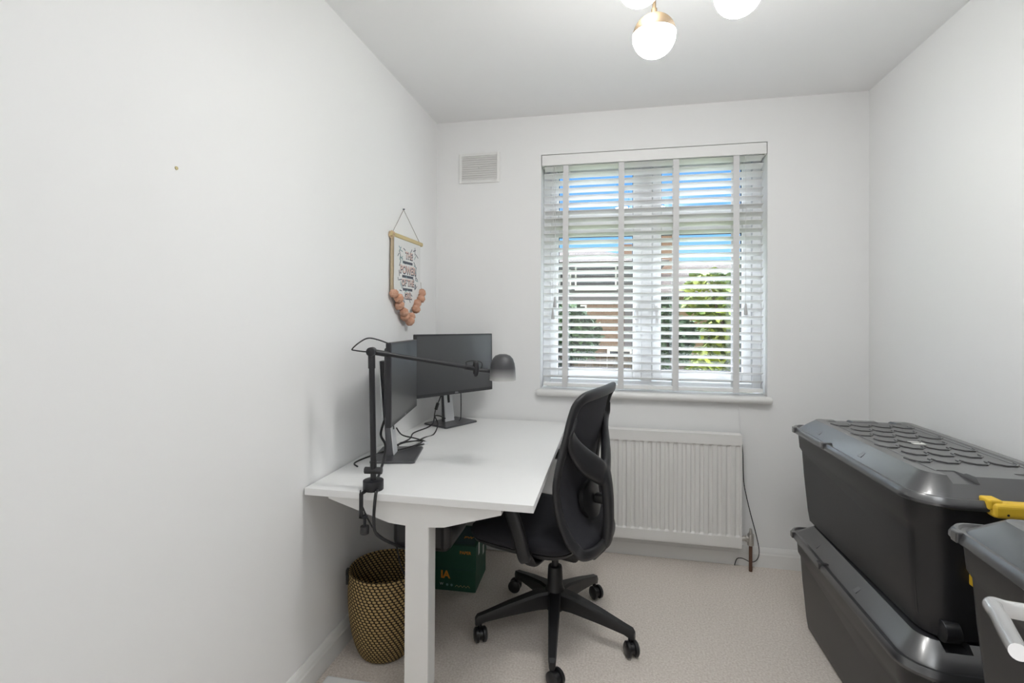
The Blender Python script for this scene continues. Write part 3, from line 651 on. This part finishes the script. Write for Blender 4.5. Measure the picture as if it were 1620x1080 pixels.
# armrests
for s in (-1, 1):
    b = nb()
    sweep(b, spline([Q(.006,s*.292,.408), Q(.000,s*.293,.425), Q(-.022,s*.294,.50), Q(-.055,s*.292,.58), Q(-.085,s*.288,.640)], 6), [.018,.026,.027,.026,.024], 16, up=fb, flat=(1,.62), power=3)
    sweep(b, spline([Q(.0,s*.285,.435), Q(0,s*.262,.405), Q(0,s*.22,.372), Q(0,s*.07,.365)], 5), .018, 12, up=fb, flat=(1.3,.55), power=3); ar = link('armrest', b, BLK, ch, smooth=True, ang=60)
    b = nb(); loft(b, [[Q(-.10+x, s*.288+y, zz) for x, y in rrect(.235-i, .085-i, .035-i/2, 5)] for i, zz in ((.02,.640),(0,.648),(0,.664),(.01,.672),(.03,.675))]); link('arm_pad', b, BLK, ar, smooth=True, ang=50)

# ---------------------------------------------------------------- storage crates
def rrect4(w, l, rr, rf, n=8):
    # rear corners (+y) radius rr, front corners (-y) radius rf
    out = []
    for sx, sy, a0, r in ((1,1,0,rr),(-1,1,PI/2,rr),(-1,-1,PI,rf),(1,-1,1.5*PI,rf)):
        cx, cy = sx*(w/2-r), sy*(l/2-r)
        for k in range(n+1):
            a = a0+PI/2*k/n; out.append((cx+r*math.cos(a), cy+r*math.sin(a)))
    return out
def crate(loc, rz, label, W=.50, Ln=.93, handle=True):
    t = empty('storage_crate', loc, rz, label, 'storage box', 'black lidded storage crates')
    cx, cy = W/2, -Ln/2      # origin at the rear-left floor corner; crate runs toward -y
    def lp_(i, zz, r, iw=None): 
        iw = i if iw is None else iw
        return [(cx+x, cy+y, zz) for x, y in rrect4(W-2*iw, Ln-2*i, r*.45, r)]
    b = nb(); loft(b, [lp_(.062,.0005,.06), lp_(.052,.008,.07), lp_(.046,.05,.075), lp_(.034,.20,.08), lp_(.028,.30,.085), lp_(.020,.315,.09), lp_(.016,.372,.09), lp_(.006,.376,.095), lp_(.006,.384,.095)])
    bo = link('body', b, BIN, t, smooth=True, ang=28)
    # long side: recessed arch panels pressed into the wall
    def side(x): return x
    cb = nb()
    for y0, y1, z0, z1, dp in ((-.88,-.66,.02,.275,.006),(-.30,-.08,.02,.275,.006)):
        for sx in (0, 1):
            sl = [( .0475-.0125*(zz-.05)/.15) for zz in (z0, z1)]
            xs = lambda zz: (.046-(zz-.05)*.08)
            poly = [(y0,z0),(y1,z0),(y1,z1-.05),(y1-.012,z1-.015),(y1-.05,z1),(y0+.05,z1),(y0+.012,z1-.015),(y0,z1-.05)]
            A = [( (xs(zz)+dp) if sx == 0 else W-(xs(zz)+dp), y, zz) for y, zz in poly]; B_ = [((-.02) if sx == 0 else W+.02, y, zz) for y, zz in poly]
            if sx: continue
            loft(cb, [A, B_])
    cut(bo, cb); 
    # inner rib on each panel and shallow vertical creases as part of the body surface pattern
    b = nb()
    for yy in (-.83, -.25):
        xs = lambda zz: (.046-(zz-.05)*.08)+.0065
        box(b, (-.003,-.006,.0), (.003,.006,.13), .002, mtx=Matrix.Translation((xs(.06),yy,.05)) @ Matrix.Rotation(-.08,4,'Y'))
    link('side_rib', b, BIN, t)
    # lid
    b = nb(); loops = [lp_(.014,.3765,.09), lp_(.0,.3765,.1), lp_(-.004,.381,.1), lp_(-.004,.388,.1), lp_(.0,.398,.1), lp_(.004,.4035,.098), lp_(.009,.4035,.096), lp_(.013,.398,.094), lp_(.020,.398,.09), lp_(.024,.4035,.088), lp_(.076,.4455,.058,.068), lp_(.105,.4455,.05,.09), lp_(.112,.442,.045,.097)]
    loft(b, loops); ld = link('lid', b, BINL, t, smooth=True, ang=24)
    cb = nb()
    zt = .47
    # two strap recesses at the front, two at the rear, edge notches in the chamfer
    for x0, x1, y0, y1 in ((.105,.185,-Ln+.050,-Ln+.150),(.305,.385,-Ln+.050,-Ln+.150),(.135,.215,-.115,-.045),(.295,.375,-.115,-.045)):
        loft(cb, [[(x0+.008,y0+.008,.4265 if y0 < -.5 else .436),(x1-.008,y0+.008,.4265 if y0 < -.5 else .436),(x1-.02,y1-.01,.440),(x0+.008,y1-.01,.440)], [(x0,y0-.02,zt),(x1,y0-.02,zt),(x1-.01,y1,zt),(x0,y1,zt)]])
    cut(ld, cb)
    for p in ld.data.polygons: p.use_smooth = True
    ld.data.set_sharp_from_angle(angle=math.radians(24))
    b = nb()
    # overlapping scale ribs on the lid panel
    for r_ in range(7):
        for k in range(4):
            y = -.19-r_*.085; x = .135+k*.076+(.038 if r_%2 else 0)
            if x > .40: continue
            pts = [(x-.033,y+.030,.4435),(x-.030,y+.008,.4435),(x-.014,y-.010,.4435),(x+.014,y-.010,.4435),(x+.030,y+.008,.4435),(x+.033,y+.030,.4435)]
            sweep(b, pts, .0032, 6, up=(0,0,1), flat=(.8,1))
    box(b, (.112,-.80,.4405), (.118,-.15,.4435), .001); box(b, (.385,-.80,.4405), (.391,-.15,.4435), .001)
    link('lid_ribs', b, BINL, ld)
    b = nb(); box(b, (.235,-.475,.4425), (.275,-.435,.4445), .001); q = link('sticker', b, WHITEP, ld); q['label'] = 'small pale sticker on the lid'
    # side pads on the chamfer
    for yy in (-.22, -.55):
        b = nb(); loft(b, [[(.030,yy-.012,.4085),(.030,yy+.012,.4085),(.0625,yy+.008,.434),(.0625,yy-.008,.434)], [(.028,yy-.011,.4105),(.028,yy+.011,.4105),(.062,yy+.007,.437),(.062,yy-.007,.437)]])
        link('lid_step', b, BINL, ld)
    for yy in (-.34,):
        b = nb(); box(b, (-.009,yy-.014,.383), (.004,yy+.014,.4055), .003); box(b, (-.004,yy-.018,.401), (.026,yy-.006,.4075), .0025); link('lid_clip', b, BINL, ld)
    b = nb(); box(b, (-.010,-.075,.380), (.006,-.050,.4045), .003); link('hinge_lug', b, BINL, ld)
    # front (toward -y) yellow grip under the rim, with wheels below
    yf_ = -Ln
    if handle:
        b = nb(); box(b, (.160,yf_-.020,.366), (.340,yf_+.018,.406), .012, 4); box(b, (.153,yf_-.012,.385), (.185,yf_+.028,.4125), .005); box(b, (.315,yf_-.012,.385), (.347,yf_+.028,.4125), .005); g = link('grip', b, YEL, t); g['label'] = 'yellow plastic grip'
        b = nb(); cyl(b, (.19,yf_-.0205,.378), (.19,yf_-.018,.378), .003); cyl(b, (.31,yf_-.0205,.378), (.31,yf_-.018,.378), .003); link('rivet', b, BLK, g)
        b = nb(); box(b, (.135,yf_+.005,.17), (.165,yf_+.035,.20), .004); link('latch', b, YEL, t)
    for x in (.10, .40):
        b = nb(); cyl(b, (x-.02,yf_+.055,.031), (x+.02,yf_+.055,.031), .030, bev=.004); link('wheel', b, BLK2, t, smooth=True, ang=40)
    return t
crate((.760,2.425,0), 0.0, 'black lidded storage crate on the carpet, bottom of the stack by the right wall', handle=False)
crate((.772,2.447,.4455), .022, 'black lidded storage crate with yellow grip stacked on the lower crate')
crate((.765,1.352,0), 0.0, 'black storage crate hidden beneath the nearest crate')
crate((.757,1.358,.4455), -.06, 'nearest black storage crate, behind the chrome door handle')

# ---------------------------------------------------------------- door with lever handle (open, just right of the frame)
hd = Vector((.17,.985,0)).normalized(); hn = Vector((hd.y,-hd.x,0)); HP = Vector((.514,.692,.977))
dr = empty('door_1', (HP.x,HP.y,0)); dr['kind'] = 'structure'
mt = frame(Vector((0,0,0)), hd, hn, Vector((0,0,1)))
b = nb(); box(b, (-.86,0,.008), (.055,.035,1.985), .002, mtx=mt); link('door_leaf', b, TRIM, dr)
b = nb(); k0 = Vector((.0,-.0,.977)); pts = [k0+hn*.0, k0-hn*.030, k0-hn*.056, Vector((-.070,.010,.980)), Vector((-.079,-.006,.983)), Vector((-.088,-.028,.986)), Vector((-.112,-.078,.994)), Vector((-.134,-.124,1.0025))]
sweep(b, spline(pts, 6), [.0098,.0098,.0098,.0096,.0092,.0088,.0088,.0086,.0078], 18); cyl(b, k0-hn*.0008, k0-hn*.009, .026, bev=.002); hl = link('door_handle', b, CHROME, dr, smooth=True, ang=40); hl['label'] = 'chrome lever handle'

# ---------------------------------------------------------------- outside
GZ = -2.9
b = nb(); box(b, (-40,D+.4,GZ-.1), (40,60,GZ)); o = struct('ground', b, GRASS)
def house(loc, rz, label):
    return empty('house', loc, rz, label, 'house')
# left house: tiled roof with a low eave, white upper wall with dark glazing, tan brick below, french door
h = house((-.8,13.0,GZ), 0, 'tile-roofed white and brick house seen through the left half of the blind')
b = nb(); box(b, (-5,0,0), (1.05,6,4.62)); link('brick_wall', b, BRICK, h)
b = nb(); box(b, (-5,-.05,4.62), (1.9,6,5.70)); box(b, (1.05,-.02,0), (1.9,6,4.62)); link('rendered_wall', b, RENDERW, h)
b = nb(); loft(b, [[(-5.4,-.45,5.62),(2.1,-.45,5.62),(2.1,6.4,5.62),(-5.4,6.4,5.62)], [(-3.6,1.6,6.26),(-.35,1.6,6.26),(-.35,3.2,6.26),(-3.6,3.2,6.26)]]); link('roof', b, TILE, h)
b = nb(); box(b, (.95,.6,5.6), (1.25,1.0,6.18)); link('chimney_stack', b, PEACH, h)
for x0, x1, z0, z1 in ((-.20,.85,4.92,5.55),(-.62,-.30,4.95,5.45),(-.10,.10,4.35,4.55)):
    b = nb(); fr_(x0, x1, z0, z1, .04, -.12, -.051, b, 0); f_ = link('window_frame', b, PVC, h); b = nb(); box(b, (x0+.035,-.09,z0+.035), (x1-.035,-.075,z1-.035)); link('window_pane', b, DARKG, f_)
b = nb(); fr_(.62, 1.25, 1.9, 3.45, .07, -.18, -.03, b, 0); box(b, (.90,-.18,1.9), (.97,-.03,3.45)); f_ = link('french_door_frame', b, PVC, h); b = nb(); box(b, (.68,-.12,1.95), (1.19,-.1,3.4)); link('french_door_pane', b, DARKG, f_)
# right house: low roof band with a brick chimney
h = house((4.0,22,GZ), 0, 'distant house with peach brick chimney behind the tree')
b = nb(); box(b, (-3,0,0), (4,6,5.4)); link('wall', b, BRICK, h)
b = nb(); loft(b, [[(-3.4,-.5,5.3),(4.4,-.5,5.3),(4.4,6.5,5.3),(-3.4,6.5,5.3)], [(-2.6,2.8,6.75),(3.6,2.8,6.75),(3.6,3.2,6.75),(-2.6,3.2,6.75)]]); link('roof', b, TILE, h)
b = nb(); box(b, (-2.3,1.6,4.8), (-1.35,2.6,7.9), .02); box(b, (-2.38,1.52,7.75), (-1.27,2.68,7.95)); ck = link('chimney', b, PEACH, h)
FENCE = mat('fence_boards', (.10,.075,.06), .9)
b = nb(); x = -3.0
while x < 4.6: box(b, (x,11.0,GZ), (x+.14,11.025,.55+.01*math.sin(x*9))); x += .15
tag(link('garden_fence', b, FENCE), 'dark brown board fence across the gardens outside', 'fence')
def tree(loc, r, hh, leafm, n, label, cat, size, group=None, seed=1, blobs=9, dark=None, sq=1.0):
    random.seed(seed); t = empty('tree' if cat == 'tree' else 'bush', loc, 0, label, cat, group)
    b = nb(); sweep(b, spline([(0,0,0),(.05,.03,hh*.3),(-.04,.02,hh*.6),(.03,0,hh*.85)]), [.13*r,.10*r,.07*r,.03*r], 10)
    for k in range(5):
        a = k*1.3; sweep(b, spline([(0,0,hh*(.35+.08*k)),(.3*r*math.cos(a),.3*r*math.sin(a),hh*(.5+.07*k)),(.6*r*math.cos(a),.6*r*math.sin(a),hh*(.6+.07*k))]), [.05*r,.03*r,.012*r], 7)
    link('trunk', b, BARK, t)
    b = nb(); cs = [(Vector((random.uniform(-.55,.55)*r, random.uniform(-.55,.55)*r, hh*random.uniform(.25,.92))), r*random.uniform(.35,.6)) for _ in range(blobs)]
    for _ in range(n):
        c, rr = random.choice(cs); v = Vector((random.gauss(0,1), random.gauss(0,1), random.gauss(0,1))).normalized()
        p = c + v*rr*random.uniform(.7,1.0); p.z = c.z+(p.z-c.z)*sq
        e = Euler((random.uniform(-.9,.9), random.uniform(-.9,.9), random.uniform(0,2*PI))).to_matrix(); s = size*random.uniform(.6,1.2)
        vs = [b.verts.new(p + e @ Vector(q)) for q in ((-s,0,0),(-.3*s,-.5*s,.12*s),(.6*s,-.35*s,.05*s),(s,0,-.1*s),(.6*s,.35*s,.05*s),(-.3*s,.5*s,.12*s))]
        b.faces.new(vs)
    fo = link('foliage', b, leafm, t); return t
tree((1.95,8.6,GZ), 1.05, 5.6, LEAF, 9000, 'bright lime green leafy tree seen through the right half of the blind', 'tree', .10, seed=2, blobs=24)
tree((.70,7.2,GZ), .42, 4.75, LEAFD, 4600, 'dark green bush left of the lime tree outside', 'bush', .08, seed=4, blobs=14)
tree((4.5,15.5,GZ), 1.5, 6.0, LEAF, 3000, 'paler tree behind the lime tree outside', 'tree', .15, seed=9, blobs=10)
tree((-.72,8.6,GZ), .66, 4.85, LEAFD, 5200, 'dark green hedge plant at the lower left outside the window', 'bush', .085, seed=6, blobs=16)
tree((-1.5,6.2,GZ), .42, 3.2, LEAF, 1500, 'small pale shrub at the far lower left outside the window', 'bush', .07, seed=8, blobs=7)
